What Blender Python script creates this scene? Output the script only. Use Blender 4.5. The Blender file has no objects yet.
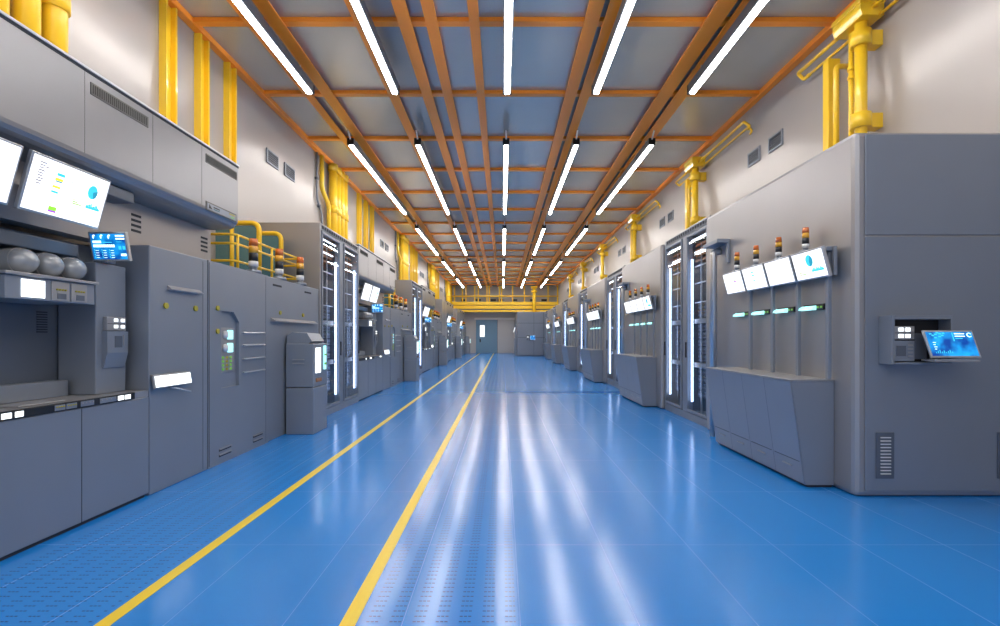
import bpy, bmesh, math
from mathutils import Vector, Matrix

sc = bpy.context.scene
C = sc.collection
# ------------------------------------------------------------------ camera, world, exposure
cam_d = bpy.data.cameras.new('camera'); cam = bpy.data.objects.new('camera', cam_d); C.objects.link(cam)
cam.location = (0, 0, 1.6); cam.rotation_euler = (math.pi/2, 0, 0)
cam_d.sensor_width = 36; cam_d.lens = 18; cam_d.shift_x = -0.0024; cam_d.shift_y = 0.024
cam_d.clip_start = 0.05; cam_d.clip_end = 200
sc.camera = cam
w = bpy.data.worlds.new('world'); sc.world = w; w.use_nodes = True
w.node_tree.nodes['Background'].inputs[0].default_value = (0.80, 0.86, 1.0, 1)
w.node_tree.nodes['Background'].inputs[1].default_value = 0.5
sc.view_settings.view_transform = 'Standard'; sc.view_settings.look = 'None'
sc.view_settings.exposure = 0.42; sc.view_settings.gamma = 1; sc.view_settings.use_curve_mapping = False
LAMP = 25.0          # ceiling lamp emission
STRIP = 3.0          # rack light strip emission
FAR = 49.2; WL = -4.99; WR = 5.36; CEIL = 6.63; BACK = -5.0

# ------------------------------------------------------------------ materials
def mat(name, col, rough=.5, metal=0.0, emit=None, es=0, spec=.5, coat=0):
    m = bpy.data.materials.new(name); m.use_nodes = True
    b = m.node_tree.nodes['Principled BSDF']
    b.inputs['Base Color'].default_value = (*col, 1); b.inputs['Roughness'].default_value = rough
    b.inputs['Metallic'].default_value = metal; b.inputs['Specular IOR Level'].default_value = spec
    b.inputs['Coat Weight'].default_value = coat
    if emit: b.inputs['Emission Color'].default_value = (*emit, 1); b.inputs['Emission Strength'].default_value = es
    return m
class NT:
    def __init__(s, m): s.t = m.node_tree; s.b = s.t.nodes['Principled BSDF']; s.pos = None
    def new(s, k, **kw):
        n = s.t.nodes.new(k)
        for a, v in kw.items(): setattr(n, a, v)
        return n
    def math(s, op, a, b=None, c=None):
        n = s.new('ShaderNodeMath', operation=op)
        for i, v in enumerate((a, b, c)):
            if v is None: continue
            if isinstance(v, (int, float)): n.inputs[i].default_value = v
            else: s.t.links.new(v, n.inputs[i])
        return n.outputs[0]
    def xyz(s, space='world'):
        if space == 'world': o = s.new('ShaderNodeNewGeometry').outputs['Position']
        else: o = s.new('ShaderNodeTexCoord').outputs['Object']
        n = s.new('ShaderNodeSeparateXYZ'); s.t.links.new(o, n.inputs[0]); return n.outputs
    def mix(s, f, a, b):
        n = s.new('ShaderNodeMix', data_type='RGBA')
        if isinstance(f, (int, float)): n.inputs[0].default_value = f
        else: s.t.links.new(f, n.inputs[0])
        for i, v in ((6, a), (7, b)):
            if isinstance(v, tuple): n.inputs[i].default_value = (*v, 1)
            else: s.t.links.new(v, n.inputs[i])
        return n.outputs[2]
    def band(s, v, lo, hi): return s.math('MULTIPLY', s.math('GREATER_THAN', v, lo), s.math('LESS_THAN', v, hi))
    def link(s, o, name): s.t.links.new(o, s.b.inputs[name])

M = {}
def noisy(name, col, rough, metal, amp=.06, scale=1.5, coat=0, spec=.5):
    m = mat(name, col, rough, metal, coat=coat, spec=spec); n = NT(m)
    tc = n.new('ShaderNodeNewGeometry'); no = n.new('ShaderNodeTexNoise'); no.inputs['Scale'].default_value = scale
    n.t.links.new(tc.outputs['Position'], no.inputs['Vector'])
    n.link(n.mix(no.outputs[0], tuple(c*(1-amp) for c in col), tuple(min(1, c*(1+amp)) for c in col)), 'Base Color')
    return m
M['cab'] = noisy('cabinet_grey', (.258, .288, .338), .38, .35)
M['cabd'] = noisy('cabinet_dark', (.13, .15, .185), .42, .35)
M['cabl'] = noisy('cabinet_light', (.38, .375, .385), .32, .5)
M['wall'] = noisy('wall_paint', (.42, .39, .375), .30, .22, amp=.02)
M['farwall'] = noisy('far_wall_paint', (.55, .54, .54), .5, .0, amp=.02)
M['over'] = noisy('overhead_grey', (.30, .30, .315), .3, .5)
M['joint'] = mat('floor_joint', (.003, .045, .20), 1.0, spec=0)
M['vent2'] = mat('vent_shadow', (.085, .082, .075), .7)
M['black'] = mat('black_plastic', (.012, .013, .016), .4)
M['gap'] = mat('seam_shadow_gap', (.03, .035, .045), .8)
M['yellow'] = noisy('yellow_paint', (.95, .60, .025), .3, 0, amp=.03, coat=.25)
M['orange'] = noisy('orange_paint', (.97, .31, .025), .36, 0, amp=.04)
M['ceil'] = noisy('ceiling_metal', (.53, .52, .47), .24, .36, amp=.03)
M['steel'] = mat('brushed_steel', (.62, .63, .65), .3, .8)
M['lamp'] = mat('lamp_diffuser', (1, 1, 1), .5, emit=(1, .965, .92), es=LAMP)
M['strip'] = mat('rack_light_strip', (1, 1, 1), .5, emit=(.55, .70, 1), es=STRIP)
M['tube'] = mat('rack_light_tube', (1, 1, 1), .5, emit=(.95, .97, 1), es=1.5)
M['lit'] = mat('backlit_white', (1, 1, 1), .4, emit=(.93, 1, 1), es=1.2)
M['litc'] = mat('backlit_cyan', (.3, 1, 1), .4, emit=(.5, .97, .97), es=.75)
M['scr'] = mat('white_screen', (.9, .9, .9), .3, emit=(1, 1, 1), es=.9)
for n_, c_ in dict(ink=(.22, .22, .27), cyan=(.05, .6, .85), teal=(.02, .3, .45), gold=(.95, .8, .05), green=(.3, .75, .05), purple=(.4, .05, .8)).items():
    M['g_'+n_] = mat('graphic_'+n_, tuple(x*.3 for x in c_), .4, emit=c_, es=.9)
M['g_white'] = mat('graphic_pale', (.8, .9, 1), .4, emit=(.65, .95, 1), es=1.3)
M['led_g'] = mat('green_lamp', (.1, .3, .05), .4, emit=(.2, .5, .08), es=.4)
M['led_y'] = mat('yellow_knob', (.45, .38, .03), .4)
M['amber'] = mat('amber_lens', (.85, .42, .03), .15, coat=.5)
M['red'] = mat('orange_red_lens', (.62, .14, .02), .15, coat=.5)
M['white'] = mat('white_plastic', (.75, .75, .76), .4)
M['teal'] = mat('teal_panel', (.12, .26, .30), .25, .2)
M['brown'] = mat('copper_tray', (.34, .15, .07), .65, 0)
M['door'] = mat('blue_door', (.17, .31, .44), .4)
M['vent'] = mat('vent_brown_grey', (.13, .125, .115), .6)
M['tank'] = mat('grey_tank', (.36, .38, .40), .16, .2, coat=.6)
# blue display with soft variation and grid of data
m = mat('blue_display', (.0, .05, .2), .3, emit=(0, .2, .8), es=1.0); n = NT(m)
p = n.new('ShaderNodeTexCoord'); no = n.new('ShaderNodeTexNoise'); no.inputs['Scale'].default_value = 9
n.t.links.new(p.outputs['Object'], no.inputs['Vector'])
r = n.new('ShaderNodeValToRGB'); r.color_ramp.elements[0].position = .35; r.color_ramp.elements[0].color = (0, .03, .24, 1)
r.color_ramp.elements[1].position = .7; r.color_ramp.elements[1].color = (.01, .40, .9, 1)
n.t.links.new(no.outputs[0], r.inputs[0]); n.link(r.outputs[0], 'Emission Color'); M['blue'] = m
# perforated server fronts
m = mat('perforated_server', (.2, .22, .27), .4, .5); n = NT(m); x, y, z = n.xyz()
fy = n.math('FRACT', n.math('DIVIDE', y, .072)); fz = n.math('FRACT', n.math('DIVIDE', z, .072))
d = n.math('ADD', n.math('POWER', n.math('SUBTRACT', fy, .5), 2), n.math('POWER', n.math('SUBTRACT', fz, .5), 2))
n.link(n.mix(n.math('LESS_THAN', d, .1), (.16, .18, .24), (.01, .014, .022)), 'Base Color'); M['perf'] = m
# glass
m = bpy.data.materials.new('clear_glass'); m.use_nodes = True; t = m.node_tree; t.nodes.clear()
o = t.nodes.new('ShaderNodeOutputMaterial'); mx = t.nodes.new('ShaderNodeMixShader'); tr = t.nodes.new('ShaderNodeBsdfTransparent')
gl = t.nodes.new('ShaderNodeBsdfGlossy'); fr = t.nodes.new('ShaderNodeLayerWeight'); pw = t.nodes.new('ShaderNodeMath'); pw.operation = 'POWER'; pw.inputs[1].default_value = 4; sc_ = t.nodes.new('ShaderNodeMath'); sc_.operation = 'MULTIPLY_ADD'; sc_.inputs[1].default_value = .30; sc_.inputs[2].default_value = .02; gl.inputs['Roughness'].default_value = .03
tr.inputs[0].default_value = (.93, .96, 1, 1); fr.inputs[0].default_value = .5
t.links.new(fr.outputs[1], pw.inputs[0]); t.links.new(pw.outputs[0], sc_.inputs[0]); t.links.new(sc_.outputs[0], mx.inputs[0]); t.links.new(tr.outputs[0], mx.inputs[1]); t.links.new(gl.outputs[0], mx.inputs[2]); t.links.new(mx.outputs[0], o.inputs[0])
M['glass'] = m
# floor: blue tiles, seams, perforated ventilation tiles
m = mat('blue_floor', (.03, .2, .7), .2, 0, spec=.6); n = NT(m); x, y, z = n.xyz()
fx = n.math('FRACT', n.math('DIVIDE', n.math('ADD', x, 66-.1+.33), .66)); sx = n.math('LESS_THAN', n.math('ABSOLUTE', n.math('SUBTRACT', fx, .5)), .0036)
fy = n.math('FRACT', n.math('DIVIDE', n.math('ADD', y, 132-3.85+.66), 1.32)); sy = n.math('LESS_THAN', n.math('ABSOLUTE', n.math('SUBTRACT', fy, .5)), .0014)
seam = n.math('MAXIMUM', sx, sy)
reg = n.math('MAXIMUM', n.band(x, -.80, .075), n.band(x, -3.42, -2.30))
u = n.math('FRACT', n.math('DIVIDE', n.math('ADD', x, 13.0-.015), .13))
grp = n.math('LESS_THAN', u, .56); dash = n.math('LESS_THAN', n.math('FRACT', n.math('MULTIPLY', u, 3/.56)), .74)
row = n.math('LESS_THAN', n.math('FRACT', n.math('DIVIDE', n.math('ADD', y, 11), .055)), .17)
slot = n.math('MULTIPLY', n.math('MULTIPLY', reg, grp), n.math('MULTIPLY', dash, row))
no = n.new('ShaderNodeTexNoise'); no.inputs['Scale'].default_value = .7
c0 = n.mix(no.outputs[0], (.013, .215, .65), (.016, .242, .73))
c1 = n.mix(seam, c0, (.10, .32, .74)); n.link(n.mix(slot, c1, (.012, .05, .16)), 'Base Color')
n.link(n.math('MULTIPLY', n.math('SUBTRACT', 1, n.math('MAXIMUM', slot, n.math('MULTIPLY', seam, .6))), .85), 'Specular IOR Level'); n.link(n.math('MAXIMUM', .18, n.math('MULTIPLY', n.math('MAXIMUM', seam, slot), .7)), 'Roughness'); M['floor'] = m
m = mat('yellow_floor_tape', (.85, .62, .03), .3); n = NT(m); no = n.new('ShaderNodeTexNoise'); no.inputs['Scale'].default_value = 60
n.link(n.mix(no.outputs[0], (.78, .52, .02), (.95, .74, .05)), 'Base Color'); M['tape'] = m

# ------------------------------------------------------------------ mesh builder
class MB:
    def __init__(s): s.v = []; s.f = []; s.m = []; s.sm = []; s.mats = []
    def mi(s, k):
        if k not in s.mats: s.mats.append(k)
        return s.mats.index(k)
    def add(s, vs, fs, k, smooth=False):
        b = len(s.v); i = s.mi(k); s.v += [tuple(v) for v in vs]
        for f in fs: s.f.append([a+b for a in f]); s.m.append(i); s.sm.append(smooth)
        return s
    def box(s, k, x0, x1, y0, y1, z0, z1, bev=0):
        c = Vector(((x0+x1)/2, (y0+y1)/2, (z0+z1)/2))
        return s.obox(k, c, Vector(((x1-x0)/2, 0, 0)), Vector((0, (y1-y0)/2, 0)), Vector((0, 0, (z1-z0)/2)), bev)
    def obox(s, k, c, a, b, d, bev=0):
        c, a, b, d = map(Vector, (c, a, b, d))
        if a.cross(b).dot(d) < 0: d = -d
        if not bev:
            vs = [c+a*i+b*j+d*l for i in (-1, 1) for j in (-1, 1) for l in (-1, 1)]
            fs = [(0, 1, 3, 2), (4, 6, 7, 5), (0, 4, 5, 1), (2, 3, 7, 6), (0, 2, 6, 4), (1, 5, 7, 3)]
            return s.add(vs, fs, k)
        bm = bmesh.new(); bmesh.ops.create_cube(bm, size=2)
        L = (a.length, b.length, d.length); bev = min(bev, min(L)*.9)
        for v in bm.verts: v.co = Vector((v.co.x*L[0], v.co.y*L[1], v.co.z*L[2]))
        bmesh.ops.bevel(bm, geom=bm.edges[:], offset=bev, segments=2, profile=.5, affect='EDGES')
        A, B, D = a.normalized(), b.normalized(), d.normalized(); bm.verts.ensure_lookup_table()
        vs = [c+A*v.co.x+B*v.co.y+D*v.co.z for v in bm.verts]; fs = [[v.index for v in f.verts] for f in bm.faces]; bm.free()
        return s.add(vs, fs, k)
    def prism(s, k, pts, axis, a0, a1, smooth=False):
        # pts: 2D outline; axis 'y' -> (x,z); 'x' -> (y,z); 'z' -> (x,y)
        ar = sum(pts[i][0]*pts[(i+1) % len(pts)][1]-pts[(i+1) % len(pts)][0]*pts[i][1] for i in range(len(pts)))
        if (ar > 0) == (axis == 'y'): pts = pts[::-1]
        if a0 > a1: a0, a1 = a1, a0
        f = {'y': lambda p, a: (p[0], a, p[1]), 'x': lambda p, a: (a, p[0], p[1]), 'z': lambda p, a: (p[0], p[1], a)}[axis]
        n = len(pts); vs = [f(p, a0) for p in pts]+[f(p, a1) for p in pts]
        s.add(vs, [list(range(n))[::-1], list(range(n, 2*n))], k)
        b = len(s.v)-2*n; i_ = s.mi(k)
        for i in range(n):
            j = (i+1) % n; s.f.append([b+i, b+j, b+n+j, b+n+i]); s.m.append(i_); s.sm.append(smooth)
        return s
    def tube(s, k, path, r, n=14, close=True):
        P = [Vector(p) for p in path]; rings = []; prev = None
        if not hasattr(r, '__len__'): r = [r]*len(P)
        for i, p in enumerate(P):
            d = ((P[i+1]-p).normalized() if i < len(P)-1 else Vector()) + ((p-P[i-1]).normalized() if i > 0 else Vector())
            if d.length < 1e-6: d = P[i+1]-p if i < len(P)-1 else p-P[i-1]
            d.normalize()
            if prev is None: e = d.orthogonal().normalized()
            else: e = (prev-d*prev.dot(d)).normalized()
            prev = e; g = d.cross(e)
            rings.append([p+(e*math.cos(2*math.pi*a/n)+g*math.sin(2*math.pi*a/n))*r[i] for a in range(n)])
        b = len(s.v); vs = [v for q in rings for v in q]; fs = []
        for i in range(len(P)-1):
            for a in range(n):
                c = (a+1) % n; fs.append((i*n+a, i*n+c, (i+1)*n+c, (i+1)*n+a))
        s.add(vs, fs, k, True)
        if close: s.f.append([b+a for a in range(n)][::-1]); s.f.append([b+(len(P)-1)*n+a for a in range(n)]); s.m += [s.mi(k)]*2; s.sm += [False]*2
        return s
    def cyl(s, k, p0, p1, r, n=16): return s.tube(k, [p0, p1], r, n)
    def build(s, name, parent=None, origin=(0, 0, 0)):
        me = bpy.data.meshes.new(name); o = Vector(origin)
        me.from_pydata([Vector(v)-o for v in s.v], [], s.f)
        for k in s.mats: me.materials.append(M[k])
        me.polygons.foreach_set('material_index', s.m); me.polygons.foreach_set('use_smooth', s.sm); me.update()
        ob = bpy.data.objects.new(name, me); C.objects.link(ob)
        if parent: ob.parent = parent
        else: ob.location = o
        return ob
def bend(pts, r=.08, n=5):
    """round the corners of a poly-line"""
    P = [Vector(p) for p in pts]; out = [P[0]]
    for i in range(1, len(P)-1):
        a = P[i]+(P[i-1]-P[i]).normalized()*r; b = P[i]+(P[i+1]-P[i]).normalized()*r
        for j in range(n+1):
            t = j/n; out.append(a*(1-t)**2+P[i]*2*t*(1-t)+b*t*t)
    out.append(P[-1]); return out

class T:
    def __init__(s, name, label, cat, org, group=None, reg=None):
        s.o = bpy.data.objects.new(name, None); C.objects.link(s.o); s.org = Vector(org); s.o.location = org
        s.o.empty_display_size = .1
        s.o['label'] = label; s.o['category'] = cat
        if group: s.o['group'] = group
        if reg is not None: reg.append(s.o)
    def part(s, name, mb, under=None, label=None):
        ob = mb.build(name, under or s.o, s.org)
        if label: ob['label'] = label
        return ob
def single(name, mb, label, cat, org, group=None, reg=None):
    ob = mb.build(name, None, org); ob['label'] = label; ob['category'] = cat
    if group: ob['group'] = group
    if reg is not None: reg.append(ob)
    return ob
def struct(name, mb, org=(0, 0, 0)):
    ob = mb.build(name, None, org); ob['kind'] = 'structure'; return ob
def kids(o): return [c for c in o.children]
def dup(o, off, label, parent=None):
    c = o.copy(); C.objects.link(c)
    if parent: c.parent = parent
    else: c.location = o.location+Vector(off); c['label'] = label
    for ch in kids(o): dup(ch, off, None, c)
    return c

# ------------------------------------------------------------------ the room
struct('floor', MB().box('floor', WL-.05, WR+.05, BACK, FAR, -.1, 0))
struct('ceiling', MB().box('ceil', WL-.05, WR+.05, BACK, FAR, CEIL, CEIL+.1))
struct('wall_left', MB().box('wall', WL-.15, WL, BACK, FAR, 0, CEIL))
struct('wall_right', MB().box('wall', WR, WR+.15, BACK, FAR, 0, CEIL))
fw = MB().box('farwall', WL-.15, WR+.15, FAR, FAR+.15, 0, CEIL)
struct('wall_far', fw)
n_trim = [0]
def trim(mb, org):
    n_trim[0] += 1; return struct('trim_%d' % n_trim[0], mb, org)
for xa in (-.861, -2.219):
    trim(MB().box('tape', xa-.044, xa+.044, BACK, FAR-.02, 0.0005, .0025), (xa, 0, 0))
trim(MB().box('joint', .1, 3.5, 14.45, 14.60, .0005, .003), (1.8, 14.54, 0))
# ceiling grid
for xc, wd in ((-3.95, .17), (-3.55, .23), (-2.22, .2), (-1.53, .21), (-1.11, .19), (-.44, .16), (1.39, .23), (1.68, .2), (3.30, .29), (3.65, .25)):
    mb = MB().box('orange', xc-wd/2, xc+wd/2, BACK, FAR-.01, 6.52, 6.545, .004)
    mb.box('orange', xc-.02, xc+.02, BACK, FAR-.01, 6.545, CEIL-.001)
    trim(mb, (xc, 0, 6.52))
mb = MB().box('orange', WL+.002, WL+.13, BACK, FAR-.01, 6.53, CEIL-.001, .006); trim(mb, (WL, 0, 6.5))
mb = MB().box('orange', WR-.13, WR-.002, BACK, FAR-.01, 6.53, CEIL-.001, .006); trim(mb, (WR, 0, 6.5))
k = -4
while 7.92+2.33*k < FAR:
    yc = 7.92+2.33*k; trim(MB().box('orange', WL+.13, WR-.13, yc-.07, yc+.07, 6.555, CEIL-.001, .006), (0, yc, 6.56)); k += 1

# ------------------------------------------------------------------ ceiling lamps
LX = (-3.66, -2.04, .09, 1.78, 3.60)
LXn = ('leftmost', 'second from left', 'centre', 'second from right', 'rightmost')
LYn = ('behind the viewpoint', 'in the nearest row', 'in the second row', 'in the third row', 'in the fourth row', 'in the farthest row')
lamp0 = None
def make_lamp():
    t = T('linear_ceiling_lamp', '', 'ceiling lamp', (0, 0, 6.2), 'tube lamps hung below the ceiling')
    t.part('housing', MB().box('cabd', -.074, .074, 0, 6.75, 6.236, 6.40, .008))
    t.part('diffuser', MB().prism('lamp', [(-.048, 6.234), (-.044, 6.212), (-.025, 6.20), (.025, 6.20), (.044, 6.212), (.048, 6.234)], 'y', .02, 6.73))
    for y in (-.03, 6.78):
        t.part('end_cap', MB().box('black', -.08, .08, min(y, y+.045), max(y, y+.0), 6.22, 6.39, .004) if y < 0 else MB().box('black', -.08, .08, 6.752, 6.79, 6.22, 6.39, .004))
    for y in (.5, 3.4, 6.3): t.part('hanger', MB().cyl('steel', (0, y, 6.40), (0, y, 6.52), .012, 8))
    t.part('cable_gland', MB().cyl('white', (0, -.03, 6.36), (0, -.2, 6.5), .02, 8))
    return t.o
lamp0 = make_lamp()
for r_ in range(0, 6):
    for i, lx in enumerate(LX):
        lab = '%s white tube ceiling lamp %s' % (LXn[i], LYn[r_])
        loc = Vector((lx, 2.75-9.31+9.31*r_, 6.2))
        if r_ == 0 and i == 0: lamp0.location = loc; lamp0['label'] = lab
        else: dup(lamp0, loc-lamp0.location, lab)

# ------------------------------------------------------------------ shared builders
def beacon(x, y, z, s, label, group, reg):
    t = T('signal_beacon', label, 'beacon', (x, y, z), group, reg)
    def seg(name, a, b, r, k, r2=None): t.part(name, MB().tube(k, [(x, y, z+a*s), (x, y, z+b*s)], [r*s*1.15, (r2 or r)*s*1.15], 18))
    seg('base', 0, .05, .10, 'cab', .09); seg('neck', .05, .10, .045, 'cab'); seg('collar', .10, .18, .058, 'white')
    seg('black_segment', .182, .30, .056, 'black'); seg('amber_lens', .302, .40, .056, 'amber'); seg('orange_lens', .402, .51, .056, 'red', .05)
    return t
def plane_rects(mb, o, u, v, rects, off=.004):
    o, u, v = Vector(o), Vector(u), Vector(v); nrm = u.cross(v).normalized()
    for (a, b, c, d, k) in rects:
        p = o+u*a+v*b+nrm*off; q = u*(c-a); r = v*(d-b)
        mb.obox(k, p+q/2+r/2, q/2, r/2, nrm*.001)
def disc(mb, k, o, u, v, ca, cb, ru, rv, a0=0, a1=360, off=.006):
    o, u, v = Vector(o), Vector(u), Vector(v); nrm = u.cross(v).normalized(); c = o+u*ca+v*cb+nrm*off
    n = 24; pts = [c]+[c+u*(ru*math.cos(math.radians(a0+(a1-a0)*i/n)))+v*(rv*math.sin(math.radians(a0+(a1-a0)*i/n))) for i in range(n+1)]
    mb.add(pts, [(0, i, i+1) for i in range(1, n+1)], k)
def monitor(name, label, org, o, u, v, kind, group, reg, depth=.035, frame='steel'):
    """o lower-left corner of the front, u to the right, v up; normal u x v looks at the viewer"""
    o, u, v = Vector(o), Vector(u), Vector(v); nrm = u.cross(v).normalized(); un, vn = u.normalized(), v.normalized()
    t = T(name, label, 'monitor', org, group, reg); c = o+u/2+v/2; b = .018
    t.part('casing', MB().obox(frame, c-nrm*depth/2, u/2, v/2, nrm*depth/2, .006))
    mb = MB().obox('blue' if kind in ('blue', 'map') else 'scr', c+nrm*.001, u/2-un*b, v/2-vn*b, nrm*.002); s = t.part('screen', mb)
    g = MB()
    if kind == 'full':
        R = [(.17, .80, .21, .82, 'g_ink')]
        for j in range(9): R.append((.10, .50+.045*j, .15+.01*(j % 3), .52+.045*j, 'g_ink'))
        for j in range(7): R.append((.09, .12+.045*j, .16-.01*(j % 2), .13+.045*j, 'g_ink'))
        R += [(.31, .74, .40, .79, 'g_cyan'), (.30, .655, .39, .70, 'g_gold'), (.31, .63, .39, .652, 'g_teal'), (.29, .52, .38, .56, 'g_gold'), (.29, .43, .37, .465, 'g_cyan'),
              (.31, .12, .40, .19, 'g_green'), (.31, .09, .40, .12, 'g_purple'), (.56, .42, .59, .435, 'g_green'), (.56, .38, .63, .40, 'g_green'), (.56, .345, .68, .365, 'g_green'),
              (.74, .34, .93, .38, 'g_cyan'), (.5, .7, .52, .72, 'g_cyan'), (.5, .62, .53, .63, 'g_ink'), (.46, .2, .5, .21, 'g_ink'), (.46, .24, .5, .25, 'g_ink')]
        for j in range(9): R.append((.74+.02*j, .38, .755+.02*j, .40+.03*((j*5) % 4)/2, 'g_cyan'))
        plane_rects(g, o, u, v, R); disc(g, 'g_cyan', o, u, v, .78, .66, .065, .13); disc(g, 'g_teal', o, u, v, .78, .66, .065, .13, -70, 20, .008)
    elif kind == 'pie':
        R = [(.56+.022*j, .30, .575+.022*j, .33+.04*((j*7) % 5)/2, 'g_cyan') for j in range(16)]+[(.55, .25, .92, .30, 'g_cyan'), (.15, .34, .20, .37, 'g_green'), (.15, .27, .28, .30, 'g_green'), (.15, .20, .35, .23, 'g_green')]
        plane_rects(g, o, u, v, R); disc(g, 'g_cyan', o, u, v, .55, .64, .11, .2); disc(g, 'g_teal', o, u, v, .55, .64, .11, .2, -90, 60, .008)
    elif kind == 'list':
        plane_rects(g, o, u, v, [(.42, .72, .53, .78, 'g_cyan'), (.42, .58, .53, .64, 'g_cyan'), (.44, .50, .52, .53, 'g_gold'), (.42, .36, .53, .41, 'g_cyan'), (.75, .12, .88, .15, 'g_green'), (.75, .19, .84, .21, 'g_green')])
    elif kind == 'plain':
        plane_rects(g, o, u, v, [(.15, .14, .8, .15, 'g_ink'), (.15, .2, .7, .21, 'g_ink')])
    elif kind == 'few':
        plane_rects(g, o, u, v, [(.55, .50, .66, .56, 'g_purple'), (.55, .58, .66, .62, 'g_green'), (.58, .36, .66, .40, 'g_green'), (.62, .10, .72, .14, 'g_green')])
    elif kind == 'blue':
        R = [(.72, .84, .95, .89, 'g_white'), (.72, .74, .95, .79, 'g_white'), (.72, .65, .86, .67, 'g_cyan'), (.80, .18, .94, .26, 'g_white'), (.76, .40, .83, .52, 'g_cyan'), (.87, .40, .94, .52, 'g_cyan')]
        for i in range(11): R.append((.10+.052*i, .48, .14+.052*i, .57, 'g_white'))
        for i in range(3):
            for j in range(4): R.append((.10+.2*i, .12+.08*j, .12+.2*i, .17+.08*j, 'g_cyan')); R.append((.14+.2*i, .12+.08*j, .22+.2*i, .135+.08*j, 'g_white'))
        R.append((.10, .62, .32, .70, 'g_white')); R.append((.36, .63, .60, .66, 'g_cyan'))
        plane_rects(g, o, u, v, R)
        for i in range(3): disc(g, 'g_white', o, u, v, .16+.2*i, .83, .045, .075, 40, 250); disc(g, 'g_cyan', o, u, v, .16+.2*i, .83, .02, .03)
    elif kind == 'map':
        R = [(.60, .85, .80, .88, 'g_white'), (.60, .76, .80, .79, 'g_white'), (.60, .68, .74, .71, 'g_cyan'), (.55, .60, .57, .90, 'g_cyan')]
        for i in range(9): R.append((.12+.04*i, .16, .135+.04*i, .20+.02*((i*7) % 5), 'g_cyan'))
        for i, (a_, b_) in enumerate(((.10, .84), (.14, .78), (.20, .82), (.24, .88), (.29, .84), (.33, .78), (.36, .86), (.27, .74), (.18, .70))): R.append((a_, b_, a_+.05, b_+.05, 'g_cyan'))
        for i in range(4): R.append((.12, .30+.08*i, .16+.02*(i % 2), .32+.08*i, 'g_white'))
        plane_rects(g, o, u, v, R); disc(g, 'g_white', o, u, v, .89, .82, .05, .08, 20, 330); disc(g, 'blue', o, u, v, .89, .82, .035, .055, 0, 360, .008)
    if g.v: t.part('display_graphics', g, under=s)
    return t

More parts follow.
